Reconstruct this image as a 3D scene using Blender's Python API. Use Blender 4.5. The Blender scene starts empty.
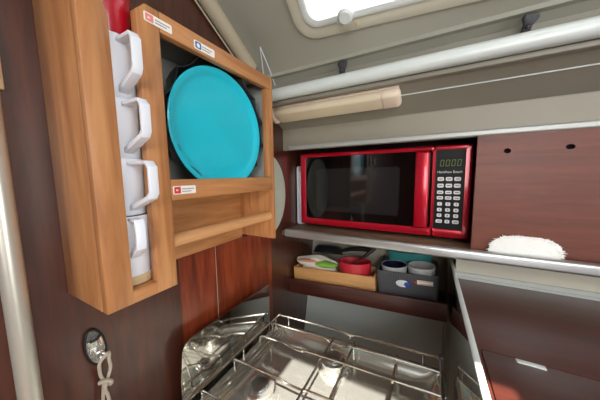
import bpy, bmesh, math, random
from mathutils import Vector, Matrix
random.seed(7)
S = bpy.context.scene
C = S.collection
PI = math.pi

# ------------------------------------------------------------------ camera
RIGHT = (0.878237, 0.478004, -0.014567)
DOWN = (0.038025, -0.100163, -0.994244)
FWD = (-0.476712, 0.872628, -0.106143)
cam_d = bpy.data.cameras.new('camera')
cam_d.sensor_fit = 'HORIZONTAL'; cam_d.sensor_width = 36.0
cam_d.lens = 235.6 / 600 * 36.0
cam_d.clip_start = 0.01
cam = bpy.data.objects.new('camera', cam_d); C.objects.link(cam)
m = Matrix.Identity(4)
for i in range(3):
    m[i][0] = RIGHT[i]; m[i][1] = -DOWN[i]; m[i][2] = -FWD[i]
cam.matrix_world = m
S.camera = cam

# ------------------------------------------------------------------ sky, sun, daylight, exposure
S.view_settings.view_transform = 'Standard'
S.view_settings.look = 'None'
S.view_settings.gamma = 1.0
S.view_settings.use_curve_mapping = False
S.view_settings.exposure = -0.15
S.cycles.use_denoising = True
W = bpy.data.worlds.new('sky'); S.world = W; W.use_nodes = True
bg = W.node_tree.nodes['Background']
bg.inputs[0].default_value = (0.86, 0.93, 1.0, 1); bg.inputs[1].default_value = 2.0

def lamp(name, kind, loc, direction, energy, color=(1, 1, 1), size=None, size_y=None, angle=None):
    d = bpy.data.lights.new(name, kind); d.energy = energy; d.color = color
    if size:
        d.shape = 'RECTANGLE'; d.size = size; d.size_y = size_y or size
    if angle is not None: d.angle = angle
    o = bpy.data.objects.new(name, d); C.objects.link(o)
    o.location = loc
    o.rotation_euler = Vector(direction).to_track_quat('-Z', 'Y').to_euler()
    return o
SUN_DIR = Vector((-0.20, 0.50, -0.85)).normalized()
lamp('sun', 'SUN', (1, -2, 4), SUN_DIR, 21.0, (1.0, 0.93, 0.82), angle=0.01)
lamp('companionway_daylight', 'AREA', (1.50, -0.35, 0.02), (-1, 0.18, -0.05), 13.0, (1.0, 0.985, 0.96), 0.75, 0.95)
lamp('forward_daylight', 'AREA', (0.55, -1.46, 0.16), (-0.25, 1, -0.16), 17.0, (1.0, 0.985, 0.96), 0.75, 0.65)
lamp('hatch_daylight', 'AREA', (0.75, -0.65, 0.53), (-0.1, 0.1, -1), 9.0, (0.97, 0.98, 1.0), 0.55, 0.55)

# ------------------------------------------------------------------ materials
def lin(c):
    return tuple(((v/255)/12.92 if v/255 <= 0.04045 else ((v/255+0.055)/1.055)**2.4) for v in c) + (1.0,)
MATS = {}
def mat(name, rgb, rough=0.5, metal=0.0, coat=0.0, bump=0.0, bscale=60, var=0.0, vscale=8, emit=None, estr=0, trans=0.0, spec=0.5, sss=0.0):
    mm = bpy.data.materials.new(name); mm.use_nodes = True; nt = mm.node_tree
    b = nt.nodes['Principled BSDF']
    b.inputs['Base Color'].default_value = lin(rgb)
    b.inputs['Roughness'].default_value = rough; b.inputs['Metallic'].default_value = metal
    b.inputs['Coat Weight'].default_value = coat; b.inputs['Coat Roughness'].default_value = 0.08
    b.inputs['Specular IOR Level'].default_value = spec
    b.inputs['Transmission Weight'].default_value = trans
    if emit:
        b.inputs['Emission Color'].default_value = lin(emit); b.inputs['Emission Strength'].default_value = estr
    tc = nt.nodes.new('ShaderNodeTexCoord')
    if var:
        n = nt.nodes.new('ShaderNodeTexNoise'); n.inputs['Scale'].default_value = vscale; n.inputs['Detail'].default_value = 5
        nt.links.new(tc.outputs['Object'], n.inputs['Vector'])
        r = nt.nodes.new('ShaderNodeValToRGB')
        c = lin(rgb)
        r.color_ramp.elements[0].color = tuple(v*(1-var) for v in c[:3])+(1,); r.color_ramp.elements[0].position = .3
        r.color_ramp.elements[1].color = tuple(min(1, v*(1+var)) for v in c[:3])+(1,); r.color_ramp.elements[1].position = .7
        nt.links.new(n.outputs['Fac'], r.inputs['Fac']); nt.links.new(r.outputs['Color'], b.inputs['Base Color'])
    if bump:
        n2 = nt.nodes.new('ShaderNodeTexNoise'); n2.inputs['Scale'].default_value = bscale; n2.inputs['Detail'].default_value = 4
        nt.links.new(tc.outputs['Object'], n2.inputs['Vector'])
        bp = nt.nodes.new('ShaderNodeBump'); bp.inputs['Strength'].default_value = bump; bp.inputs['Distance'].default_value = 0.01
        nt.links.new(n2.outputs['Fac'], bp.inputs['Height']); nt.links.new(bp.outputs['Normal'], b.inputs['Normal'])
    MATS[name] = mm
    return mm
def wood(name, dark, light, axis='Z', scale=14, stretch=10, rough=0.4, coat=0.0, coat_rough=0.1, bump=0.03, blotch=0.0):
    mm = bpy.data.materials.new(name); mm.use_nodes = True; nt = mm.node_tree
    b = nt.nodes['Principled BSDF']; b.inputs['Roughness'].default_value = rough
    b.inputs['Coat Weight'].default_value = coat; b.inputs['Coat Roughness'].default_value = coat_rough
    tc = nt.nodes.new('ShaderNodeTexCoord'); mp = nt.nodes.new('ShaderNodeMapping')
    sc = [stretch]*3; sc['XYZ'.index(axis)] = 1.0
    mp.inputs['Scale'].default_value = sc
    nt.links.new(tc.outputs['Object'], mp.inputs['Vector'])
    n = nt.nodes.new('ShaderNodeTexNoise'); n.inputs['Scale'].default_value = scale*0.4; n.inputs['Detail'].default_value = 8
    n.inputs['Roughness'].default_value = 0.62; n.inputs['Distortion'].default_value = 0.6
    nt.links.new(mp.outputs['Vector'], n.inputs['Vector'])
    r = nt.nodes.new('ShaderNodeValToRGB'); r.color_ramp.elements[0].position = .32; r.color_ramp.elements[1].position = .68
    r.color_ramp.elements[0].color = lin(dark); r.color_ramp.elements[1].color = lin(light)
    nt.links.new(n.outputs['Fac'], r.inputs['Fac'])
    out = r.outputs['Color']
    if blotch:
        n3 = nt.nodes.new('ShaderNodeTexNoise'); n3.inputs['Scale'].default_value = 5; n3.inputs['Detail'].default_value = 3
        nt.links.new(tc.outputs['Object'], n3.inputs['Vector'])
        mx = nt.nodes.new('ShaderNodeMix'); mx.data_type = 'RGBA'; mx.blend_type = 'MULTIPLY'
        mx.inputs['Factor'].default_value = blotch
        nt.links.new(out, mx.inputs[6]); nt.links.new(n3.outputs['Fac'], mx.inputs[7])
        out = mx.outputs[2]
    nt.links.new(out, b.inputs['Base Color'])
    bp = nt.nodes.new('ShaderNodeBump'); bp.inputs['Strength'].default_value = bump*3; bp.inputs['Distance'].default_value = 0.003
    nt.links.new(n.outputs['Fac'], bp.inputs['Height']); nt.links.new(bp.outputs['Normal'], b.inputs['Normal'])
    MATS[name] = mm
    return mm
teakZ = wood('oiled_teak_upright', (158, 102, 60), (194, 138, 88), 'Z', rough=0.42)
teakY = wood('oiled_teak_lengthwise', (158, 102, 60), (196, 140, 90), 'Y', rough=0.42)
teakX = wood('oiled_teak_crosswise', (158, 102, 60), (194, 138, 88), 'X', rough=0.42)
pineX = wood('pale_box_wood', (190, 135, 80), (215, 165, 105), 'X', rough=0.5)
dowelw = wood('dowel_wood', (188, 135, 88), (212, 160, 110), 'Y', rough=0.5)
mahoZ = wood('varnished_mahogany_upright', (58, 28, 18), (90, 44, 28), 'Z', rough=0.45, coat=1.0, coat_rough=0.2, bump=0.01, blotch=0.3)
mahoGlow = wood('mahogany_orange_glow', (96, 34, 16), (150, 66, 34), 'Z', rough=0.4, coat=0.7, coat_rough=0.2, bump=0.01, blotch=0.2)  # redder mahogany; glow of bounced sun is put into this colour
mahoX = wood('varnished_mahogany_lengthwise', (98, 42, 22), (124, 58, 33), 'X', rough=0.5, coat=0.12, coat_rough=0.3, bump=0.01, blotch=0.3)
mahoTop = wood('varnished_mahogany_worktop', (66, 31, 24), (92, 43, 33), 'X', rough=0.42, coat=0.4, coat_rough=0.3, bump=0.005, blotch=0.3)
soleY = wood('cabin_sole_wood', (120, 75, 45), (150, 98, 60), 'X', rough=0.5)
flangem = mat('gelcoat_flange', (196, 194, 176), 0.35)
grp = mat('gelcoat_liner', (156, 156, 143), 0.38, bump=0.02, bscale=8, var=0.04, vscale=4)
soff = mat('grey_liner', (138, 134, 121), 0.5, var=0.05, vscale=6)
bandm = mat('taupe_liner', (150, 144, 128), 0.45, var=0.04, vscale=6)
cream = mat('cream_liner', (182, 178, 162), 0.45, var=0.05, vscale=6)
creamtrim = mat('cream_trim', (178, 166, 142), 0.4)
alu = mat('brushed_aluminium', (196, 198, 198), 0.32, 0.85, bump=0.02, bscale=90)
polem = mat('satin_pole_metal', (206, 204, 192), 0.34, 0.6)
alustrip = mat('dull_aluminium', (176, 178, 174), 0.42, 0.35)
whitealu = mat('pale_painted_aluminium', (214, 222, 220), 0.35, 0.05)
steel = mat('polished_stainless', (214, 214, 208), 0.18, 0.80, bump=0.05, bscale=9)
steelmirror = mat('mirror_stainless', (208, 206, 200), 0.07, 1.0, bump=0.03, bscale=6)
wire = mat('bright_wire', (205, 200, 190), 0.2, 1.0)
blackm = mat('black_plastic', (26, 26, 28), 0.45)
darkgrey = mat('dark_grey_melamine', (40, 43, 47), 0.4, var=0.1, vscale=20)
greypaint = mat('grey_paint', (168, 172, 166), 0.6, var=0.06, vscale=10)
teal = mat('teal_melamine', (18, 184, 206), 0.28, coat=0.3, var=0.05, vscale=9)
tealtub = mat('teal_plastic', (58, 150, 150), 0.4)
whitep = mat('white_plastic', (228, 233, 242), 0.32)
tan = mat('tan_base', (205, 180, 140), 0.5)
redp = mat('red_plastic', (190, 16, 40), 0.25, coat=0.3)
redm = mat('red_metallic_enamel', (190, 10, 40), 0.25, 0.35, coat=0.6)
blackglass = mat('black_glass', (7, 8, 9), 0.04, coat=0.5)
screen = mat('screened_glass', (34, 34, 34), 0.08, coat=0.4, var=0.15, vscale=400)
panelblack = mat('control_panel_black', (11, 11, 13), 0.45, spec=0.25)
dispglass = mat('display_glass', (7, 8, 8), 0.4, spec=0.2)
keyw = mat('key_white', (236, 236, 236), 0.5)
inkw = mat('key_print', (60, 60, 64), 0.6)
green = mat('green_display', (70, 84, 26), 0.5, emit=(150, 170, 50), estr=0.24)
stickw = mat('sticker_white', (236, 232, 224), 0.5)
stickr = mat('sticker_red', (206, 60, 52), 0.5)
stickb = mat('sticker_blue', (40, 110, 170), 0.5)
stickg = mat('sticker_grey_print', (150, 150, 155), 0.6)
navy = mat('navy_enamel', (18, 22, 52), 0.3)
greytub = mat('pale_grey_plastic', (190, 192, 192), 0.4)
tag_blue = mat('blue_plastic', (40, 70, 170), 0.4)
bag_white = mat('white_cloth', (222, 216, 200), 0.8, bump=0.2, bscale=80)
clothg = mat('green_cloth', (120, 170, 60), 0.8)
clothp = mat('pink_cloth', (205, 140, 120), 0.8)
redsil = mat('red_silicone', (190, 36, 52), 0.45)
ropem = mat('pale_rope', (190, 178, 160), 0.85, bump=0.5, bscale=300)
fleece = mat('white_fleece', (250, 250, 246), 0.95, bump=0.15, bscale=120, sss=0)
lampd = mat('lamp_diffuser', (216, 202, 174), 0.35, var=0.06, vscale=6)
lampc = mat('lamp_end_cap', (230, 212, 192), 0.35)
burnercap = mat('burner_cap_metal', (140, 142, 144), 0.3, 0.9)
tanshelf = mat('tan_painted_shelf', (118, 98, 76), 0.5, var=0.1, vscale=12)
rubber = mat('black_rubber', (18, 18, 18), 0.7)
holem = mat('dark_hole', (6, 5, 5), 0.9)
ivory = mat('ivory_plastic', (215, 190, 150), 0.4)
ovalw = mat('pale_green_white_melamine', (184, 188, 172), 0.35, var=0.05, vscale=14)
bracketm = mat('dark_bronze_clip', (50, 50, 54), 0.5)
def woven(name, rgb, sc):
    mm = mat(name, rgb, 0.85); nt = mm.node_tree; b = nt.nodes['Principled BSDF']
    tc = nt.nodes.new('ShaderNodeTexCoord')
    w1 = nt.nodes.new('ShaderNodeTexWave'); w1.inputs['Scale'].default_value = sc; w1.bands_direction = 'X'
    w2 = nt.nodes.new('ShaderNodeTexWave'); w2.inputs['Scale'].default_value = sc; w2.bands_direction = 'Z'
    for w in (w1, w2): nt.links.new(tc.outputs['Object'], w.inputs['Vector'])
    mu = nt.nodes.new('ShaderNodeMath'); mu.operation = 'MULTIPLY'
    nt.links.new(w1.outputs['Fac'], mu.inputs[0]); nt.links.new(w2.outputs['Fac'], mu.inputs[1])
    r = nt.nodes.new('ShaderNodeValToRGB'); c = lin(rgb)
    r.color_ramp.elements[0].color = tuple(v*.55 for v in c[:3])+(1,); r.color_ramp.elements[1].color = tuple(v*1.3 for v in c[:3])+(1,)
    nt.links.new(mu.outputs[0], r.inputs['Fac']); nt.links.new(r.outputs['Color'], b.inputs['Base Color'])
    return mm
weave = woven('grey_woven_fabric', (92, 94, 100), 60)
def glassmat():
    mm = bpy.data.materials.new('clear_glazing'); mm.use_nodes = True
    b = mm.node_tree.nodes['Principled BSDF']
    b.inputs['Base Color'].default_value = (1, 1, 1, 1); b.inputs['Roughness'].default_value = 0.0
    b.inputs['Transmission Weight'].default_value = 1.0; b.inputs['IOR'].default_value = 1.2
    return mm
glass = glassmat()

# ------------------------------------------------------------------ mesh helpers
class MB:
    """collects shapes and links them as one mesh object"""
    def __init__(s): s.bm = bmesh.new(); s.mats = []
    def _mi(s, mt):
        if mt not in s.mats: s.mats.append(mt)
        return s.mats.index(mt)
    def _merge(s, b2, mt, M=None, smooth=True):
        if M is not None: bmesh.ops.transform(b2, matrix=M, verts=b2.verts)
        bmesh.ops.recalc_face_normals(b2, faces=b2.faces)
        i = s._mi(mt)
        for f in b2.faces: f.material_index = i; f.smooth = smooth
        me = bpy.data.meshes.new('tmp'); b2.to_mesh(me); b2.free()
        s.bm.from_mesh(me); bpy.data.meshes.remove(me)
        return s
    def box(s, lo, hi, mt=None, bev=0.0015, seg=2, M=None):
        b = bmesh.new(); bmesh.ops.create_cube(b, size=1.0)
        lo, hi = Vector(lo), Vector(hi)
        for v in b.verts:
            v.co = Vector((lo[k] + (v.co[k]+.5)*(hi[k]-lo[k]) for k in range(3)))
        if bev > 0:
            bev = min(bev, min(abs(hi[k]-lo[k]) for k in range(3))*.45)
            bmesh.ops.bevel(b, geom=list(b.edges), offset=bev, segments=seg, profile=.5, affect='EDGES')
        return s._merge(b, mt, M, smooth=False)
    def prism(s, outer, depth0, depth1, plane='YZ', mt=None, holes=(), bev=0.0, M=None, smooth=False):
        """polygon in a plane pushed along the third axis, with holes"""
        def P(a, c, d):
            return {'YZ': (d, a, c), 'XZ': (a, d, c), 'XY': (a, c, d)}[plane]
        b = bmesh.new(); loops = [outer] + list(holes); caps = {0: [], 1: []}; vv = []
        for lp in loops:
            rows = []
            for k, d in enumerate((depth0, depth1)):
                vs = [b.verts.new(P(a, c, d)) for a, c in lp]
                n = len(vs)
                caps[k] += [b.edges.new((vs[j], vs[(j+1) % n])) for j in range(n)]
                rows.append(vs)
            n = len(lp)
            for j in range(n):
                b.faces.new((rows[0][j], rows[0][(j+1) % n], rows[1][(j+1) % n], rows[1][j]))
            vv.append(rows)
        if not holes:
            for k in (0, 1): b.faces.new(vv[0][k])
        else:
            for k in (0, 1): bmesh.ops.triangle_fill(b, use_beauty=True, use_dissolve=False, edges=caps[k])
        if bev > 0:
            bmesh.ops.recalc_face_normals(b, faces=b.faces)
            es = [e for e in b.edges if len(e.link_faces) == 2 and e.calc_face_angle(0) > 0.6]
            bmesh.ops.bevel(b, geom=es, offset=bev, segments=2, profile=.5, affect='EDGES')
        return s._merge(b, mt, M, smooth)
    def tube(s, pts, r, mt=None, n=10, M=None, closed=False):
        pts = [Vector(p) for p in pts]; b = bmesh.new(); rings = []
        L = len(pts); prev = None
        for i, p in enumerate(pts):
            if closed: t = pts[(i+1) % L] - pts[i-1]
            else: t = pts[min(i+1, L-1)] - pts[max(i-1, 0)]
            t.normalize()
            if prev is None:
                a = Vector((0, 0, 1)) if abs(t.z) < .9 else Vector((1, 0, 0))
                u = t.cross(a).normalized()
            else:
                u = (prev - t*prev.dot(t))
                u = u.normalized() if u.length > 1e-6 else t.orthogonal().normalized()
            prev = u; w = t.cross(u)
            rr = r[i] if isinstance(r, (list, tuple)) else r
            rings.append([b.verts.new(p + (u*math.cos(2*PI*k/n) + w*math.sin(2*PI*k/n))*rr) for k in range(n)])
        for i in range(L if closed else L-1):
            A, B = rings[i], rings[(i+1) % L]
            for k in range(n): b.faces.new((A[k], A[(k+1) % n], B[(k+1) % n], B[k]))
        if not closed:
            b.faces.new(rings[0]); b.faces.new(rings[-1])
        return s._merge(b, mt, M, True)
    def lathe(s, prof, mt=None, n=40, M=None, sx=1, sy=1, lobes=0, amp=0):
        """profile of (radius, height) turned about Z"""
        b = bmesh.new(); rings = []
        for r, z in prof:
            if r < 1e-6: rings.append([b.verts.new((0, 0, z))])
            else:
                ring = []
                for k in range(n):
                    a = 2*PI*k/n
                    f = 1 + amp*(1-abs(math.sin(lobes*a/2))**.7) if lobes else 1
                    ring.append(b.verts.new((r*f*sx*math.cos(a), r*f*sy*math.sin(a), z)))
                rings.append(ring)
        for A, B in zip(rings, rings[1:]):
            for k in range(n):
                k2 = (k+1) % n
                if len(A) == 1 and len(B) == 1: continue
                if len(A) == 1: b.faces.new((A[0], B[k], B[k2]))
                elif len(B) == 1: b.faces.new((A[k], A[k2], B[0]))
                else: b.faces.new((A[k], A[k2], B[k2], B[k]))
        return s._merge(b, mt, M, True)
    def ball(s, c, r, mt=None, n=24, M=None):
        b = bmesh.new(); bmesh.ops.create_uvsphere(b, u_segments=n, v_segments=n//2, radius=1)
        r = r if isinstance(r, (tuple, list)) else (r, r, r)
        for v in b.verts: v.co = Vector((v.co.x*r[0]+c[0], v.co.y*r[1]+c[1], v.co.z*r[2]+c[2]))
        return s._merge(b, mt, M, True)
    def text(s, body, size, mt, M):
        cu = bpy.data.curves.new('txt', 'FONT'); cu.body = body; cu.size = size; cu.align_x = 'CENTER'; cu.align_y = 'CENTER'; cu.extrude = 0.0001
        o = bpy.data.objects.new('txt', cu); C.objects.link(o)
        dg = bpy.context.evaluated_depsgraph_get(); me = bpy.data.meshes.new_from_object(o.evaluated_get(dg))
        b = bmesh.new(); b.from_mesh(me)
        bpy.data.objects.remove(o); bpy.data.curves.remove(cu); bpy.data.meshes.remove(me)
        return s._merge(b, mt, M, False)
    def build(s, name, parent=None, local=False, label=None):
        if parent is not None and not local:
            p = parent.get('_base')
            bmesh.ops.translate(s.bm, verts=s.bm.verts, vec=-Vector(p) if p else Vector((0, 0, 0)))
        me = bpy.data.meshes.new(name); s.bm.to_mesh(me); s.bm.free()
        for mt in s.mats: me.materials.append(mt)
        try: me.set_sharp_from_angle(angle=math.radians(38))
        except Exception: pass
        o = bpy.data.objects.new(name, me); C.objects.link(o)
        if parent is not None:
            o.parent = parent
            if parent.get('_base'): o['_base'] = list(parent['_base'])
        if label: o['label'] = label
        return o
def tag(o, label=None, cat=None, group=None, kind=None):
    if label: o['label'] = label
    if cat: o['category'] = cat
    if group: o['group'] = group
    if kind: o['kind'] = kind
    return o
def thing(name, loc, label, cat, group=None, rz=0.0, ry=0.0):
    o = bpy.data.objects.new(name, None); C.objects.link(o); o.location = loc; o.empty_display_size = .03
    o.rotation_euler = (0, ry, rz); o['_base'] = list(loc)
    return tag(o, label, cat, group)
def solo(mb, name, label, cat, loc, group=None):
    """a thing that is one mesh; its origin goes to loc"""
    bmesh.ops.translate(mb.bm, verts=mb.bm.verts, vec=-Vector(loc))
    o = mb.build(name); o.location = loc
    return tag(o, label, cat, group)
def structure(mb, name): return tag(mb.build(name), kind='structure')
def rrect(x0, y0, x1, y1, r, n=6):
    pts = []
    for cx, cy, a0 in ((x1-r, y1-r, 0), (x0+r, y1-r, PI/2), (x0+r, y0+r, PI), (x1-r, y0+r, 1.5*PI)):
        for k in range(n+1):
            a = a0 + PI/2*k/n
            pts.append((cx + r*math.cos(a), cy + r*math.sin(a)))
    return pts
def ell(cx, cy, rx, ry, n=28): return [(cx+rx*math.cos(2*PI*k/n), cy+ry*math.sin(2*PI*k/n)) for k in range(n)]
def TR(x, y, z): return Matrix.Translation((x, y, z))
def RT(a, ax): return Matrix.Rotation(a, 4, ax)
def smoothpath(pts, n=6):
    P = [Vector(p) for p in pts]; out = []
    for i in range(len(P)-1):
        p0, p1, p2, p3 = P[max(i-1, 0)], P[i], P[i+1], P[min(i+2, len(P)-1)]
        for k in range(n):
            t = k/n
            out.append(.5*((2*p1)+(-p0+p2)*t+(2*p0-5*p1+4*p2-p3)*t*t+(-p0+3*p1-3*p2+p3)*t**3))
    out.append(P[-1]); return out

# ------------------------------------------------------------------ the cabin
FL = -1.30
XR = 1.62; YF = -1.55
structure(MB().box((-.50, YF, FL-.03), (XR, 1.2, FL), soleY, 0), 'floor')
structure(MB().prism([(YF, FL), (1.2, FL), (1.2, .30), (.60, .30), (.13, .60), (YF, .60)], -.505, -.48, 'YZ', mahoZ), 'wall_left')
# hull side: liner sloping below the microwave shelf, upright above it
structure(MB().prism([(.845, FL), (.91, -.685), (1.003, -.324), (1.03, -.222), (1.2, -.222), (1.2, FL)], -.48, XR, 'YZ', cream), 'wall_back')
structure(MB().box((-.48, 1.15, -.222), (XR, 1.2, .30), mahoTop, 0), 'wall_back_locker')
structure(MB().box((-.50, .60, .286), (XR, 1.2, .31), grp, 0), 'ceiling_side_deck')
splash_grey = mat('pale_grey_laminate', (222, 230, 224), 0.35, var=0.03, vscale=5)
structure(MB().prism([(.846, -.93), (.9095, -.685), (.965, -.47), (.961, -.47), (.9055, -.685), (.842, -.93)], -.4785, .0640, 'YZ', splash_grey), 'trim_7')
# wall with the companionway opening and the far side of the cabin
structure(MB().prism([(YF, FL), (1.2, FL), (1.2, .6), (YF, .6)], XR-.03, XR, 'YZ', cream, holes=[[(-.85, -.55), (.10, -.55), (.10, .52), (-.85, .52)]]), 'wall_right')
structure(MB().prism([(-.50, FL), (XR, FL), (XR, .6), (-.50, .6)], YF-.03, YF, 'XZ', mahoX, holes=[[(.15, -.18), (.95, -.18), (.95, .5), (.15, .5)]]), 'wall_front')
hatch1 = [(-.06, -.45), (-.06, -.12), (.33, -.12), (.33, -.45)]
hatch2 = [(.46, -.95), (.46, -.36), (1.04, -.36), (1.04, -.95)]
structure(MB().prism([(-.50, YF), (XR, YF), (XR, .15), (-.50, .15)], .583, .61, 'XY', grp, holes=[hatch1, hatch2]), 'ceiling')
structure(MB().box((-.4803, .312, -.62), (-.4790, .4140, -.181), mahoGlow, 0).box((-.4803, .4155, -.62), (-.4790, .66, -.181), mahoGlow, 0), 'trim_5')  # thin boards tinted orange for sunlight bouncing off the stove onto the bulkhead
structure(MB().box((-.4803, .4140, -.62), (-.4788, .4155, -.181), creamtrim, 0), 'trim_6')
# sloping coachroof side, built in its own plane: X along the cabin, s up the slope from (y .62, z .282)
sl_dir = Vector((0, -.8423, .5390)); sl_n = Vector((0, -.5390, -.8423))
M_slope = Matrix(((1, 0, 0, 0), (0, sl_dir.y, sl_n.y, .62), (0, sl_dir.z, sl_n.z, .282), (0, 0, 0, 1)))
win_rot = TR(-.29, .085, 0) @ RT(-.07, 'Z') @ TR(.29, -.085, 0)
M_win = M_slope @ win_rot
def wr(pts): return [tuple((win_rot @ Vector((x, y, 0)))[:2]) for x, y in pts]
structure(MB().prism([(-.48, -.04), (XR, -.04), (XR, .566), (-.48, .566)], -.02, 0, 'XY', grp, holes=[wr(rrect(-.262, .112, .30, .268, .03))], M=M_slope), 'wall_coachroof')
# beige moulding between bulkhead and coachroof side
pts = [(-.462, .62-.8423*s-.539*.010, .282+.539*s-.8423*.010) for s in (0.06, .2, .35, .56)]
structure(MB().tube(pts, .019, creamtrim, 14).tube([(x-.012, y-.012, z-.0165) for x, y, z in pts], .0022, creamtrim, 8), 'trim_1')
# side-deck soffit, upright band below it
structure(MB().prism([(.63, .222), (.755, .1665), (.755, .090), (.770, .090), (.770, .19), (.66, .285), (.63, .285)], -.48, XR-.03, 'YZ', soff), 'ceiling_soffit')
structure(MB().box((-.48, .7535, .093), (XR-.03, .7555, .163), bandm, 0), 'trim_2')
structure(MB().tube([(-.075, .680, .1992), (XR-.03, .680, .1992)], .0016, whitealu, 8), 'trim_3')

# portlight
M_flange = M_win
w = thing('portlight', M_win @ Vector((0, .19, 0)), 'bright rounded portlight in the sloping coachroof side', 'window')
MB().prism(rrect(-.29, .085, .33, .295, .05), 0, .006, 'XY', flangem, holes=[rrect(-.262, .112, .30, .268, .03)], bev=.002, M=M_win).build('flange', w)
MB().prism(rrect(-.264, .110, .302, .270, .032), -.010, .010, 'XY', whitealu, holes=[rrect(-.249, .124, .287, .255, .025)], bev=.002, M=M_win).build('frame', w)
MB().prism(rrect(-.248, .126, .286, .254, .025), -.012, -.008, 'XY', glass, M=M_win).build('pane', w)
k = MB().lathe([(0, 0), (.013, 0), (.013, .012), (.016, .016), (.016, .026), (.011, .03), (0, .03)], whitealu, 20, M=M_win @ TR(-.166, .128, .006)).build('latch_knob', w)
MB().box((-.174, .108, .0), (-.158, .128, .02), alu, .003, M=M_win).build('latch_arm', w)
MB().lathe([(0, 0), (.0045, 0), (.0045, .0015), (0, .0025)], tan, 14, M=M_win @ TR(-.150, .0985, .006)).build('screw', w)

# long pale rail under the coachroof side
r = thing('coachroof_rail', (-.47, .61, .226), 'long pale rounded rail along the lower edge of the coachroof side', 'rail')
MB().prism(rrect(.598, .224, .632, .256, .014), -.455, XR-.03, 'YZ', whitealu, smooth=True).build('rail_bar', r)
MB().box((-.455, .622, .213), (XR-.03, .640, .2235), soff, .002).build('rail_lip', r)
for x, lab in ((-.205, 'dark turn clip above the ceiling lamp'), (.147, 'dark turn clip on the right half of the long pale rail')):
    c = thing('turn_clip', (x, .61, .257), lab, 'clip', 'turn clips on the long rail')
    M = TR(x, .612, .256) @ RT(.45, 'X') @ RT(.15, 'Y')
    MB().prism([(-.007, 0), (.005, 0), (.006, .010), (.012, .022), (.010, .028), (-.009, .028), (-.012, .022), (-.007, .012)], -.005, .005, 'XZ', bracketm, bev=.0015, M=M).build('clip_body', c)
    MB().ball((x, .603, .262), .004, bracketm, 12).build('pivot', c)

solo(MB().tube([(-.404, .5322, .337), (-.430, .575, .3095), (-.4425, .597, .2945)], .0013, whitep, 8).tube([(-.404, .5322, .337), (-.415, .59, .300), (-.425, .630, .2735)], .0013, whitep, 8), 'cable', 'thin white looped cable on the coachroof side beside the rack', 'cable', (-.404, .5322, .337))
# tube lamp below the soffit
sf = Matrix(((1, 0, 0, 0), (0, .914, -.406, .640), (0, -.406, -.914, .2176), (0, 0, 0, 1)))   # x, along soffit, down from soffit
l = thing('tube_lamp', (-.25, .665, .20), 'cream fluorescent lamp under the side deck, switched off', 'lamp')
MB().box((-.46, .004, .0), (-.072, .056, .008), lampc, .003, M=sf).build('lamp_base', l)
MB().box((-.44, .002, .006), (-.105, .056, .030), lampd, .0115, 5, M=sf).build('diffuser', l)
MB().box((-.120, .001, .004), (-.068, .057, .031), lampc, .013, 4, M=sf).build('end_cap', l)
MB().box((-.464, .001, .004), (-.436, .057, .031), lampc, .012, 4, M=sf).build('end_cap', l)

# upper aluminium strip, mahogany panel right of the microwave
solo(MB().prism(rrect(.738, .0895, .7535, .1045, .004), -.447, XR-.03, 'YZ', alustrip, smooth=True), 'edge_strip', 'pale metal edge strip above the microwave', 'strip', (0, .745, .09))
p = thing('stowage_locker', (.5, .75, -.207), 'varnished mahogany panel with two finger holes, right of the microwave', 'panel')
MB().prism([(.104, -.205), (XR-.03, -.205), (XR-.03, .0895), (.104, .0895)], .742, .754, 'XZ', mahoX, holes=[ell(.163, .050, .0068, .0058), ell(.269, .0525, .0075, .0058)], bev=0).build('board', p)
for hx, hz in ((.163, .050), (.269, .0525)):
    MB().lathe([(0, -.001), (.0085, -.001), (.0085, .008), (.0, .008)], holem, 20, M=TR(hx, .7545, hz) @ RT(-PI/2, 'X')).build('hole_backing', p)

# microwave shelf and its rail
solo(MB().box((-.479, .730, -.225), (XR-.03, 1.149, -.207), tanshelf, .001), 'microwave_shelf', 'tan shelf carrying the red microwave', 'shelf', (.3, .73, -.225))
solo(MB().prism(rrect(.708, -.2235, .7295, -.1955, .008), -.452, XR-.03, 'YZ', alu, smooth=True), 'shelf_rail', 'rounded aluminium rail along the front of the microwave shelf', 'rail', (0, .72, -.225))
structure(MB().box((.078, .790, -.45), (XR-.03, .80, -.2255), cream, 0), 'wall_counter_upstand')
structure(MB().prism([(.789, -.2995), (.779, -.2995), (.779, -.293), (.784, -.293), (.784, -.283), (.789, -.283)], .078, XR-.03, 'YZ', alustrip), 'trim_4')

# stove recess partition, worktop with lid
pp = thing('partition', (.067, .55, -1.0), 'pale upright partition between stove recess and dark worktop', 'partition')
prof = [(.18, FL), (.82, FL), (.96, -.45), (.975, -.36), (.93, -.285), (.905, -.267), (.18, -.267)]
MB().prism(prof, .0662, .0735, 'YZ', cream, bev=.001).build('board', pp)
MB().box((.0650, .18, -.2675), (.0742, .90, -.2625), whitealu, .003).build('edge_capping', pp)
MB().box((.0652, .18, -1.1), (.0663, .82, -.268), steelmirror, .0005).build('steel_lining', pp)
lidr = (.088, .20, .56, .474)
wt = thing('worktop', (.5, .5, -.31), 'dark varnished mahogany worktop right of the stove', 'worktop')
MB().prism([(.0745, .05), (XR-.04, .05), (XR-.04, .7895), (.0745, .7895)], -.322, -.30, 'XY', mahoTop, holes=[rrect(*lidr, .004, 3)]).build('slab', wt)
MB().box((.08, .12, FL), (XR-.05, .78, -.322), mahoZ, 0).build('cabinet_front', wt)
li = MB().box((lidr[0]+.0014, lidr[1]+.0014, -.3215), (lidr[2]-.0014, lidr[3]-.0014, -.2995), mahoTop, .0008).build('lid', wt)
MB().box((.133, .462, -.2998), (.168, .4705, -.2975), whitealu, .001).build('pull', li, label='pale metal finger pull')

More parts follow.
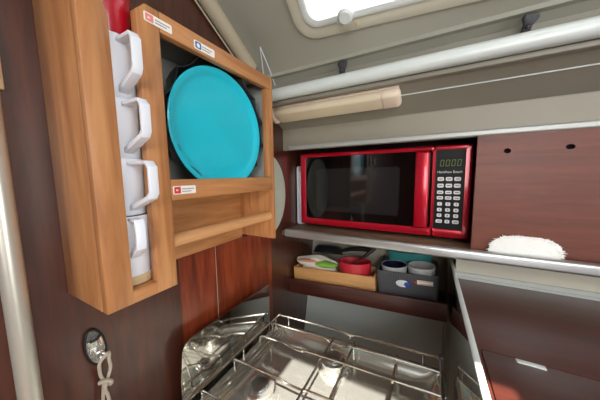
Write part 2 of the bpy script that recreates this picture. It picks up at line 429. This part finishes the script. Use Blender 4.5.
# ------------------------------------------------------------------ teak galley rack on the bulkhead
XB, XF = -.479, -.355
rk = thing('galley_rack', (-.417, .32, -.178), 'wall-mounted teak rack holding mugs, plates and a paper-roll dowel', 'rack')
MB().prism([(.131, -.176), (.131, .300), (.146, .300), (.146, -.176)], XB, XF-.0135, 'YZ', teakZ, bev=.0015).build('side_panel', rk)
MB().prism([(.131, -.176), (.163, -.176), (.163, .200), (.154, .228), (.154, .300), (.131, .300)], XF-.0133, XF, 'YZ', teakZ, bev=.0015).build('front_stile', rk)
MB().prism([(.196, -.176), (.228, -.176), (.228, .240), (.209, .240), (.196, .226)], XF-.014, XF, 'YZ', teakZ, bev=.0015).build('front_stile', rk)
MB().box((XB, .2135, -.16), (XF-.0145, .2275, .236), teakZ, .001).build('divider', rk)
MB().box((XB, .1465, -.176), (XF-.0005, .2130, -.158), teakY, .001).build('mug_floor', rk)
MB().box((XF-.014, .2285, .2115), (XF, .5035, .2405), teakY, .0015).build('top_rail', rk)
MB().box((XF-.014, .2285, -.0375), (XF, .5035, -.0045), teakY, .0015).build('plate_rail', rk)
MB().box((XB, .2285, -.0375), (XF-.0145, .5035, -.0275), greypaint, .001).build('plate_shelf', rk)
MB().box((XB, .5040, -.168), (XF, .5125, .2400), teakZ, .0015).build('end_panel', rk)
MB().box((XF-.014, .4860, -.004), (XF-.0005, .5035, .211), teakZ, .0015).build('front_stile', rk)
MB().box((XB+.0065, .5000, -.0270), (XF-.0145, .5036, .2355), greypaint, .0003).build('end_lining', rk, label='grey painted lining')
MB().box((XB, .2285, .2360), (XF-.0145, .5036, .2400), greypaint, .0005).build('compartment_top', rk, label='grey painted top board')
MB().box((XB, .2285, -.0265), (XB+.006, .5035, .235), greypaint, .0005).build('back_panel', rk, label='grey painted back board')
MB().box((XB+.0005, .2285, -.176), (XB+.0125, .5035, -.038), teakY, .001).build('back_panel', rk)
MB().tube([(-.372, .221, -.1065), (-.372, .5045, -.1065)], .0115, dowelw, 18).build('dowel', rk)
MB().box((XB, .1465, .10), (XB+.006, .2130, .245), teakZ, .0005).build('mug_back', rk)

def sticker(name, y0, z0, y1, z1, col, label, logo):
    t = thing(name, (XF+.0005, (y0+y1)/2, z0), label, 'sticker')
    MB().prism(rrect(y0, z0, y1, z1, .002, 4), XF+.0004, XF+.0011, 'YZ', stickw).build('label_base', t)
    h = z1-z0
    if logo == 'square':
        MB().prism(rrect(y0+.002, z0+.0015, y0+.013, z1-.0015, .001, 3), XF+.0011, XF+.0015, 'YZ', col, holes=[[(y0+.005, z0+h*.35), (y0+.010, z0+h*.5), (y0+.005, z0+h*.65)]]).build('logo', t)
    else:
        MB().prism(rrect(y0+.002, z0+.0015, y0+.014, z1-.0015, .002, 4), XF+.0011, XF+.0015, 'YZ', col, holes=[ell(y0+.008, z0+h/2, .0035, .0035, 16)]).build('logo', t)
    for k, wd in enumerate((.022, .017)):
        zc = z0 + h*(.62-.3*k)
        MB().box((XF+.0011, y0+.0155, zc-.0008), (XF+.0014, min(y1-.002, y0+.0155+wd), zc+.0008), stickg, 0).build('print_line', t)
sticker('rack_sticker', .206, .2165, .247, .229, mat('sticker_faded_red', (226, 130, 120), .5), 'white sticker with faded red square at the left of the rack top rail', 'square')
sticker('rack_sticker', .286, .2150, .329, .2285, stickb, 'white sticker with blue logo along the rack top rail', 'ring')
sticker('rack_sticker', .2305, -.0285, .272, -.0150, stickr, 'white sticker with bright red square on the rail below the plates', 'square')

# mugs: stacked in the narrow slot, handles out through it
mc = (-.398, .1800)
def make_mug(h, base, ang, hz0, hz1, reach, label):
    t = thing('mug', (mc[0], mc[1], base), label, 'mug', 'white mugs stacked in the rack')
    prof = [(0, 0), (.027, 0), (.0285, .002), (.0325, h-.003), (.0325, h), (.030, h), (.026, .006), (0, .006)]
    MB().lathe(prof, whitep, 36, M=TR(0, 0, 0)).build('cup', t, local=True)
    R = RT(ang, 'Z'); a = .029
    hw = .0060
    pth = [(a, hz1), (a+reach*.85, hz1), (a+reach, hz1-.008), (a+reach, hz0+.026), (a+reach*.9, hz0+.018), (a-.001, hz0)]
    inn = [(a-.001, hz0+.008), (a+reach*.80, hz0+.0225), (a+reach-.0045, hz0+.028), (a+reach-.0045, hz1-.010), (a+reach*.84, hz1-.0045), (a, hz1-.0045)]
    MB().prism(pth + inn, -hw, hw, 'XZ', whitep, bev=.0008, M=R).build('handle', t, local=True)
    return t
mbz = -.156
make_mug(.0805, .1075, .0, .006, .0750, .040, 'white mug at the top of the rack stack, under the red tumbler')
make_mug(.0805, .0260, .0, .007, .0750, .048, 'white mug second from the top of the rack stack')
make_mug(.0805, -.0545, .0, .007, .0760, .054, 'white mug third from the top of the rack stack')
bm4 = make_mug(.1015, -.1570, -.15, .040, .1000, .030, 'lowest white mug of the rack stack, tan foot ring on the rack floor')
MB().lathe([(0.0, .0005), (.0295, .0005), (.0305, .002), (.0312, .013), (.0290, .0135)], tan, 36).build('foot_ring', bm4, local=True, label='tan foot ring')
solo(MB().lathe([(0, 0), (.027, 0), (.0285, .003), (.0318, .06), (.0325, .098), (.0315, .099), (.030, .06), (.026, .006), (0, .006)], redp, 40, M=TR(mc[0]-.005, mc[1], .1885)), 'tumbler', 'glossy red tumbler standing on the top white mug', 'tumbler', (mc[0]-.005, mc[1], .1885))

# plates standing on edge behind the rails
def plate(name, x, y, z, R, mt, label, lobes=0, amp=0, n=64, group=None, lean=0.0):
    t = MB().lathe([(0, 0), (R*.78, 0), (R*.84, .0015), (R*.90, .0045), (R*.965, .0085), (R, .0090), (R, .0105), (R*.985, .0117), (R*.955, .0112), (R*.895, .0070), (R*.84, .0040), (R*.78, .003), (0, .003)], mt, n, M=RT(lean, 'Y') @ RT(PI/2, 'Y'), lobes=lobes, amp=amp)
    o = t.build(name); o.location = (x, y, z)
    return tag(o, label, 'plate', group)
plate('plate', -.3825, .359, .0925, .1175, teal, 'round teal plate standing on edge in the rack')
for i, (dx, lab) in enumerate(((-.4225, 'dark grey deep scalloped plate cradling the teal plate'), (-.4340, 'rearmost dark grey scalloped plate, against the grey back board'))):
    R = .1196 - .002*i; h = .0495
    t = MB().lathe([(0, 0), (R*.84, 0), (R*.90, .010), (R*.98, h-.012), (R*.99, h-.004), (R, h-.002), (R, h), (R*.985, h-.001), (R*.965, h-.012), (R*.885, .012), (R*.82, .0025), (0, .0025)], darkgrey, 140, M=RT(PI/2, 'Y'), lobes=14, amp=.075)
    o = t.build('scalloped_plate'); o.location = (dx, .366, .1030)
    tag(o, lab, 'plate', 'scalloped plates in the rack')

# oval tray standing against the bulkhead behind the rack
solo(MB().lathe([(0, 0), (.088, 0), (.113, .006), (.114, .008), (.11, .009), (.086, .003), (0, .003)], ovalw, 56, sx=1.22, sy=1.0, M=TR(-.4792, .635, -.066) @ RT(PI/2, 'Y')), 'oval_platter', 'off-white oval platter upright on the bulkhead, left of the microwave', 'platter', (-.475, .635, -.2065))
for i in range(2):
    x0 = -.4755 + .0105*i
    solo(MB().prism(rrect(.845, -.2065, 1.05, .035-.02*i, .012), x0, x0+.0075, 'YZ', whitep, bev=.001), 'chopping_board', ('white board on edge, against the bulkhead beside the microwave', 'white board on edge, next to the microwave side')[i], 'board', (x0, .93, -.2065), 'white boards beside the microwave')

# ------------------------------------------------------------------ microwave
mw = thing('microwave', (-.436, .829, -.2065), 'red microwave oven with black glass door on the shelf', 'microwave', rz=math.radians(-1.4))
L = dict(local=True)
U0, U1, Z0, Z1 = -.013, .5425, .0125, .2865
MB().box((U0+.004, .022, Z0), (U1-.004, .275, Z1-.003), redm, .006).build('body', mw, **L)
for fx in (.03, .49):
    for fy in (.05, .23):
        MB().lathe([(0, 0), (.012, 0), (.013, .002), (.013, .0125), (0, .0125)], rubber, 18, M=TR(fx, fy, .0005)).build('foot', mw, **L)
dr = MB().prism(rrect(U0, Z0, .4478, Z1, .006), 0, .0215, 'XZ', redm, holes=[rrect(.010, .037, .4465, .2725, .012)], bev=.003).build('door', mw, **L)
MB().prism(rrect(.0095, .0365, .4470, .273, .012), .004, .012, 'XZ', blackglass).build('window', dr, **L)
MB().prism(rrect(.055, .068, .352, .228, .006), .0035, .0042, 'XZ', screen).build('window_screen', dr, **L)
MB().box((.3985, -.022, .0375), (.4370, -.006, .2715), redm, .007, 3).box((.402, -.008, .040), (.434, .006, .062), redm, .003).box((.402, -.008, .247), (.434, .006, .269), redm, .003).build('handle', dr, **L)
cp = MB().prism(rrect(.4492, Z0, U1, Z1, .006), 0, .0215, 'XZ', redm, holes=[rrect(.4515, .037, .5265, .2725, .004)], bev=.003).build('control_panel', mw, **L)
MB().prism(rrect(.451, .0365, .527, .273, .004), .003, .012, 'XZ', panelblack).build('panel_face', cp, **L)
MB().prism([(.5265, .037), (.5415, .016), (.5415, .283), (.5265, .2725)], -.0005, .004, 'XZ', redm).build('corner_bevel', cp, **L)
MB().prism(rrect(.458, .2185, .521, .2525, .002), .0024, .0031, 'XZ', dispglass).build('display', cp, **L)
FACE = RT(PI/2, 'X')
for k in range(4):      # seven-segment zeros, slanted
    mb = MB(); x0 = .4635 + .0142*k; zb = .2255; wd, ht, tk = .0092, .0185, .0015
    Sh = Matrix.Identity(4); Sh[0][2] = .12; Sh = TR(x0, 0, zb) @ Sh
    y0, y1 = .0017, .0025
    for (a, c, b2, d2) in ((0, 0, tk, ht*.47), (0, ht*.53, tk, ht), (wd-tk, 0, wd, ht*.47), (wd-tk, ht*.53, wd, ht), (tk*1.1, 0, wd-tk*1.1, tk), (tk*1.1, ht-tk, wd-tk*1.1, ht)):
        mb.box((a, y0, c), (b2, y1, d2), green, 0, M=Sh)
    mb.build('display_digit', cp, **L)
MB().text('Hamilton Beach', .0098, keyw, TR(.489, .0027, .2085) @ FACE).build('lettering', cp, **L)
digits = ['1', '2', '3', '4', '5', '6', '7', '8', '9', '', '0', '']
def key(u, z, wd, ht, ch):
    mb = MB().prism(rrect(u-wd/2, z-ht/2, u+wd/2, z+ht/2, ht*.3, 4), .0012, .0031, 'XZ', keyw)
    if ch: mb.text(ch, .0085, inkw, TR(u, .0010, z) @ FACE)
    else: mb.box((u-wd*.3, .0009, z-.0009), (u+wd*.3, .0013, z+.0009), inkw, 0)
    mb.build('key', cp, **L)
for rI, z in enumerate((.1880, .1685, .1485, .1320)):
    for u in (.4675, .4885, .5095): key(u, z, .0165, .0115 if rI < 2 else .0100, '')
for rI, z in enumerate((.1135, .0960, .0790, .0610)):
    for cI, u in enumerate((.4675, .4885, .5095)): key(u, z, .0125 if rI < 3 or cI == 1 else .0165, .0105, digits[rI*3+cI])

# fleece tucked behind the shelf rail
fb = MB()
b = bmesh.new(); bmesh.ops.create_icosphere(b, subdivisions=5, radius=1)
rnd = random.Random(3)
for v in b.verts:
    x, y, z = v.co
    q = (abs(x)**3.2 + abs(z)**3.2)**(1/3.2) or 1; q2 = math.sqrt(x*x+z*z) or 1; x, z = x*q2/q, z*q2/q
    v.co = Vector((x*.066*(1.0 - .20*max(z, 0)**2) + .004*z, y*.0048, z*.0385 if z > 0 else z*.012)) + Vector((rnd.uniform(-1, 1)*.0014, rnd.uniform(-1, 1)*.0006, rnd.uniform(-1, 1)*.0014))
fb._merge(b, fleece, TR(.206, .7358, -.1925))
for k in range(300):
    a = rnd.uniform(0, 2*PI); rr = math.sqrt(rnd.uniform(.75, 1.0))
    px, pz = .206 + math.copysign(abs(math.cos(a))**.75, math.cos(a))*.064*rr, -.190 + (math.sin(a)*.036 if math.sin(a) > 0 else math.sin(a)*.010)*rr
    dx = math.cos(a)*.008 + rnd.uniform(-.003, .003); dz = -.002 + math.sin(a)*.005 + rnd.uniform(-.003, .003)
    fb.tube([(px, .7345, pz), (px+dx*.6, .7325, pz+dz*.6), (px+dx, .733, pz+dz)], [.0011, .0008, .0002], fleece, 5)
solo(fb, 'fleece_pad', 'fluffy white fleece tucked behind the shelf rail against the mahogany panel', 'fleece', (.206, .736, -.2))

# ------------------------------------------------------------------ lower shelf with box and basket
TILT = -math.radians(3.3); SH0 = Vector((-.470, .79, -.4565))
SHM = TR(*SH0) @ RT(TILT, 'Y')
def on_shelf(x, y, z=0): return SHM @ Vector((x, y, z))
def shelf_thing(name, x, y, label, cat, group=None, z=0.0): return thing(name, on_shelf(x, y, z), label, cat, group, ry=TILT)
sh = thing('utensil_shelf', tuple(SH0), 'narrow mahogany shelf with raised front lip under the microwave', 'shelf', ry=TILT)
MB().box((-.008, 0, -.014), (.5345, .172, 0), mahoTop, .001).build('shelf_board', sh, **L)
MB().box((-.009, -.014, -.014), (.5345, -.0002, .0425), mahoTop, .003).build('front_lip', sh, **L)
BW, BD, BH = .322, .105, .0845
bx = shelf_thing('wooden_box', .004, .010, 'long pale wooden box of kitchen utensils under the microwave', 'box')
for nm, lo, hi in (('front_board', (0, 0, .0005), (BW, .008, BH)), ('back_board', (0, BD-.008, .0005), (BW, BD, BH)), ('end_board', (0, .0082, .0005), (.008, BD-.0082, BH)), ('end_board', (BW-.008, .0082, .0005), (BW, BD-.0082, BH)), ('bottom_board', (.0082, .0082, .0005), (BW-.0082, BD-.0082, .007))):
    MB().box(lo, hi, pineX, .001).build(nm, bx, **L)
# folded cloth over the left end of the box
cl = shelf_thing('oven_cloth', .098, .055, 'folded cream kitchen cloth with green and pink folds, in the wooden box', 'cloth', z=.0072)
def fold(mb, cx, cy, cz, rx, ry, rz, mt, seed):
    b = bmesh.new(); bmesh.ops.create_uvsphere(b, u_segments=36, v_segments=18, radius=1)
    for v in b.verts:
        x, y, z = v.co; wv = .12*math.sin(5*x+seed)+.08*math.sin(9*y+seed*2)
        v.co = Vector((cx+x*rx, cy+y*ry, cz+(z+wv*(z > -.2))*rz))
    mb._merge(b, mt)
    return mb
fold(MB(), 0, 0, .054, .076, .036, .050, bag_white, 0).build('cloth_body', cl, **L)
fold(MB(), -.006, -.014, .098, .088, .030, .024, bag_white, 1).build('fold', cl, **L)
fold(MB(), .045, -.038, .100, .046, .016, .012, clothg, 2).build('fold', cl, **L, label='green fold')
fold(MB(), -.030, -.040, .108, .044, .012, .006, clothp, 3).build('fold', cl, **L, label='pink fold')
rb = shelf_thing('silicone_bowl', .245, .055, 'red silicone bowl at the right end of the wooden box', 'bowl', z=.0072)
MB().lathe([(0, 0), (.03, 0), (.042, .02), (.050, .080), (.0525, .112), (.0500, .113), (.046, .08), (.038, .022), (0, .006)], redsil, 40, sx=1.15, sy=.80).build('bowl_body', rb, **L)
def utensil(p0, p1, head, label):
    """black handled utensil: handle from p0 to p1, head beyond p1"""
    t = shelf_thing('utensil', p0[0], p0[1], label, 'utensil', None, z=p0[2])
    p0 = Vector(p0); p1 = Vector(p1); d = (p1-p0)
    MB().tube([(0, 0, 0), tuple(d*.3), tuple(d*.7), tuple(d)], [.0065, .0075, .0065, .004], blackm, 12).build('handle', t, **L)
    q = d.normalized().to_track_quat('X', 'Z').to_matrix().to_4x4()
    M = TR(*d) @ q
    if head == 'ladle':
        MB().lathe([(0, -.02), (.018, -.017), (.030, 0), (.031, .004), (.029, .004), (.017, -.013), (0, -.016)], blackm, 28, M=M @ TR(.028, 0, 0)).build('ladle_head', t, **L)
    else:
        MB().prism(rrect(-.002, -.026, .07, .026, .012), -.002, .002, 'XY', blackm, bev=.0008, M=M @ RT(.25, 'X')).build('blade', t, **L)
pn = shelf_thing('frying_pan', .108, .139, 'black frying pan lying behind the cream cloth, at the back of the wooden box', 'pan', z=.138)
PM = RT(-.35, 'X') @ RT(PI, 'X')
MB().lathe([(0, 0), (.046, 0), (.051, .003), (.062, .026), (.0645, .027), (.054, .001), (.048, -.003), (0, -.003)], blackm, 40, M=PM).build('pan_body', pn, **L)
MB().tube([(.058, .0, -.012), (.10, -.002, .0), (.15, -.004, .006), (.19, -.006, .0)], [.006, .009, .010, .008], blackm, 12).build('handle', pn, **L)
utensil((.318, .072, .170), (.270, .060, .128), 'turner', 'black turner standing in the red bowl, handle up to the right')

# grey basket
KW, KD, KH = .178, .150, .112
bk = shelf_thing('fabric_basket', .334, .012, 'grey woven basket holding three tubs, right end of the shelf', 'basket')
def tapered(z, g): return rrect(-g, -g, KW+g, KD+g, .014)
mb = MB(); b = bmesh.new(); rings = []
for z, g in ((.0005, 0), (KH, .004), (KH+.001, .002), (KH, -.001), (.006, -.005)):
    rings.append([b.verts.new((x, y, z)) for x, y in rrect(-g, -g, KW+g, KD+g, .014)])
for A, B in zip(rings, rings[1:]):
    n = len(A)
    for k in range(n): b.faces.new((A[k], A[(k+1) % n], B[(k+1) % n], B[k]))
b.faces.new(rings[0]); b.faces.new(rings[-1])
mb._merge(b, weave); mb.build('basket_body', bk, **L)
MB().prism(ell(.079, .0775, .0200, .0115), -.0052, -.0018, 'XZ', whitep, bev=.0006).build('grip_plate', bk, **L, label='white oval grip plate')
MB().prism(ell(.094, .0765, .0100, .0085), -.0066, -.005, 'XZ', tag_blue, bev=.0005).build('grip_badge', bk, **L, label='blue badge')
MB().box((.122, -.0060, .0820), (.166, -.0030, .0960), stickw, .001).prism([(.122, .0820), (.122, .0960), (.111, .0890)], -.006, -.003, 'XZ', stickr).box((.128, -.0064, .0840), (.162, -.0058, .0850), stickr, 0).box((.128, -.0064, .0930), (.162, -.0058, .0940), stickr, 0).build('name_tag', bk, **L, label='white tag with red point')
def tub(name, x, y, R, h, mo, mi, label, cat='tub', sx=1, sy=1):
    t = shelf_thing(name, .334+x, .012+y, label, cat, z=.0065)
    MB().lathe([(0, 0), (R*.84, 0), (R*.86, .002), (R*.97, h-.006), (R*1.02, h-.005), (R*1.02, h), (R*.97, h+.001), (R*.94, h)], mo, 40, sx=sx, sy=sy).build('tub_wall', t, **L)
    MB().lathe([(R*.94, h), (R*.82, .006), (0, .006)], mi, 40, sx=sx, sy=sy).build('tub_lining', t, **L)
    return t
tub('tub', .0485, .050, .0415, .114, greytub, navy, 'pale tub with navy inside, left front of the grey basket')
tub('tub', .1335, .050, .0415, .119, greytub, greytub, 'pale grey open tub, right front of the grey basket')
tub('tub', .092, .118, .046, .142, tealtub, tealtub, 'wide teal tub at the back of the grey basket', sx=1.62, sy=.58)

# ------------------------------------------------------------------ stove
STILT = -math.radians(2.6)
st = thing('stove', (-.182, .43, -.505), 'stainless two-burner boat stove with wire pot grate', 'stove', ry=STILT)
X0, X1, Y0, Y1 = -.258, .238, -.225, .205      # around the root
MB().box((X0+.004, Y0+.004, -.30), (X1-.004, Y1-.004, -.012), steel, .006).build('body', st, **L)
# pressed tray: raised rim all round, dished floor
b = bmesh.new(); rings = []
for g, z, rr in ((.0, -.016, .02), (.0, .010, .02), (.003, .0125, .02), (.012, .0125, .02), (.018, .008, .022), (.030, -.004, .03), (.060, -.008, .04)):
    rings.append([b.verts.new((x, y, z)) for x, y in rrect(X0+g, Y0+g, X1-g, Y1-g, rr, 8)])
for A, B in zip(rings, rings[1:]):
    n = len(A)
    for k in range(n): b.faces.new((A[k], A[(k+1) % n], B[(k+1) % n], B[k]))
b.faces.new(rings[-1])
mb = MB(); mb._merge(b, steel); mb.build('tray', st, **L)
for bx_, by_ in ((-.148, -.035), (-.022, .118), (.110, -.020)):
    bn = MB().lathe([(0, -.008), (.044, -.008), (.042, -.003), (.032, .0), (.030, .012), (.034, .014), (.034, .018), (.026, .019), (0, .019)], steel, 36, M=TR(bx_, by_, 0)).build('burner', st, **L)
    MB().lathe([(0, .019), (.020, .019), (.021, .021), (.021, .025), (.018, .027), (0, .027)], burnercap, 32, M=TR(bx_, by_, 0)).build('burner_cap', bn, **L)
GZ = .046
def pwire(pts, r=.0028, n=4): return MB().tube(smoothpath(pts, n), r, wire, 8)
# guard rail round left, back and right with posts
MB().tube(smoothpath([(X0+.012, Y0+.01, GZ-.004), (X0+.012, Y0+.05, GZ), (X0+.012, Y1-.03, GZ), (X0+.014, Y1-.016, GZ), (X0+.024, Y1-.010, GZ), (-.02, Y1-.010, GZ), (.0, Y1-.010, GZ-.014), (.02, Y1-.010, GZ), (X1-.024, Y1-.010, GZ), (X1-.014, Y1-.016, GZ), (X1-.012, Y1-.03, GZ), (X1-.012, Y0+.02, GZ)], 3), .0033, wire, 8).build('guard_rail', st, **L)
for x, y in ((X0+.012, Y0+.06), (X0+.012, .02), (X0+.012, Y1-.03), (X0+.05, Y1-.010), (X1-.05, Y1-.010), (X1-.012, Y1-.03), (X1-.012, .0), (X1-.012, Y0+.06)):
    MB().tube([(x, y, .010), (x, y, GZ)], .0024, wire, 8).build('rail_post', st, **L)
MB().box((X0+.0235, Y0+.02, .012), (X0+.027, Y1-.02, .0165), wire, .001).build('grate_bar', st, **L)
MB().box((X0+.034, Y0+.03, .006), (X0+.037, Y1-.03, .0105), wire, .001).build('grate_bar', st, **L)
for y, kx in ((Y1-.055, -.02), (Y1-.120, -.12), (-.02, -.06), (-.12, -.10), (-.19, .05)):
    pts = [(X0+.018, y, .014), (X0+.018, y, GZ-.010), (X0+.026, y, GZ-.003), (kx-.05, y, GZ-.003), (kx-.02, y+.004, GZ-.012), (kx+.02, y+.004, GZ-.012), (kx+.05, y, GZ-.003), (X1-.028, y, GZ-.003), (X1-.020, y, GZ-.010), (X1-.020, y, .014)]
    pwire(pts).build('grate_wire', st, **L)
for x, y0, y1 in ((-.040, -.20, .155), (.020, -.20, .160), (.13, -.20, .155), (-.185, -.20, .06)):
    pwire([(x, y0, .0), (x, y0, GZ-.012), (x, y0+.01, GZ-.0075), (x, y1-.01, GZ-.0075), (x, y1, GZ-.012), (x, y1, .0)]).build('grate_wire', st, **L)

# polished sheet upright on the left of the stove
sp = thing('splash_sheet', (-.449, .45, -1.0), 'polished stainless splash sheet upright on the left of the stove', 'splash panel')
cor = [(.286+.03*(1-math.cos(a)), -.385+.03*math.sin(a)) for a in [PI/2*k/6 for k in range(7)]]
MB().prism([(.270, -1.0), (.600, -1.0), (.600, -.356)] + [(y, z) for y, z in reversed(cor)] + [(.280, -.44)], -.4515, -.4495, 'YZ', steelmirror, bev=.0004).build('sheet', sp)
for y in (.33, .56):
    MB().tube([(-.4795, y, -.62), (-.4515, y, -.62)], .006, alu, 12).build('standoff', sp)

# ------------------------------------------------------------------ bulkhead fittings, rope, pole
fy, fz = .155, -.280
ff = thing('cord_fitting', (-.4795, fy, fz), 'oval chrome fitting let into the dark bulkhead below the rack', 'fitting')
tl = RT(.12, 'X')
MB().tube([TR(-.477, fy, fz) @ tl @ Vector((0, .0128*math.cos(a), .0315*math.sin(a))) for a in [2*PI*k/32 for k in range(32)]], .0022, blackm, 10, closed=True).build('gasket', ff, label='black oval gasket')
MB().lathe([(0, .0008), (.5, .0010), (.8, .0022), (.97, .0045), (1.0, .0035), (1.0, 0)], steel, 40, M=TR(-.4792, fy, fz) @ tl @ Matrix.Diagonal((1, .0118, .0300, 1)) @ RT(PI/2, 'Y')).build('dish', ff)
MB().tube([(-.476, fy-.006, fz+.012), (-.472, fy+.002, fz+.016), (-.475, fy+.009, fz+.020)], [.002, .003, .002], blackm, 10).build('tongue', ff)
MB().tube(smoothpath([(-.477, fy+.003, fz-.014), (-.468, fy+.005, fz-.010), (-.465, fy+.008, fz-.016), (-.470, fy+.009, fz-.024), (-.477, fy+.007, fz-.026)], 4), .0032, steel, 10).build('eye', ff)
rp = thing('rope', (-.466, .165, -.40), 'pale doubled cord hanging from the oval chrome fitting', 'rope')
def strand(pts, r=.0026): return MB().tube(smoothpath(pts, 6), r, ropem, 9)
strand([(-.4655, fy+.012, fz-.026), (-.4635, fy+.0125, fz-.014), (-.4610, fy+.008, fz-.0125), (-.4645, fy-.001, fz-.024), (-.467, fy-.001, fz-.045), (-.467, fy+.002, fz-.062), (-.467, fy-.002, fz-.10), (-.467, fy-.008, fz-.2), (-.468, fy-.006, fz-.32)]).build('strand', rp)
strand([(-.4655, fy+.012, fz-.026), (-.466, fy+.013, fz-.042), (-.466, fy+.008, fz-.058), (-.463, fy+.002, fz-.072), (-.464, fy+.006, fz-.10), (-.466, fy+.008, fz-.2), (-.468, fy+.006, fz-.32)]).build('strand', rp)
strand([(-.466, fy-.004, fz-.058), (-.460, fy+.002, fz-.056), (-.459, fy+.009, fz-.062), (-.465, fy+.010, fz-.070), (-.471, fy+.004, fz-.068)], .0034).build('knot', rp)
pl = thing('grab_pole', (-.428, .0715, FL), 'upright stainless grab pole in front of the bulkhead, at the left edge', 'pole')
MB().tube([(-.428, .0715, FL), (-.428, .0715, .583)], .0105, polem, 28).build('tube', pl)
MB().lathe([(0, 0), (.03, 0), (.03, .004), (.014, .01), (.0106, .02)], alu, 28, M=TR(-.428, .0715, FL)).build('base_flange', pl)
swt = thing('switch_plate', (-.479, .09, .14), 'ivory strip on the bulkhead beside the pole top', 'switch')
MB().box((-.4799, .080, .112), (-.474, .0955, .168), ivory, .0015).build('plate', swt)
MB().box((-.4742, .084, .125), (-.4715, .0915, .155), ivory, .001).build('rocker', swt)

for o in list(bpy.data.objects):
    if '_base' in o: del o['_base']
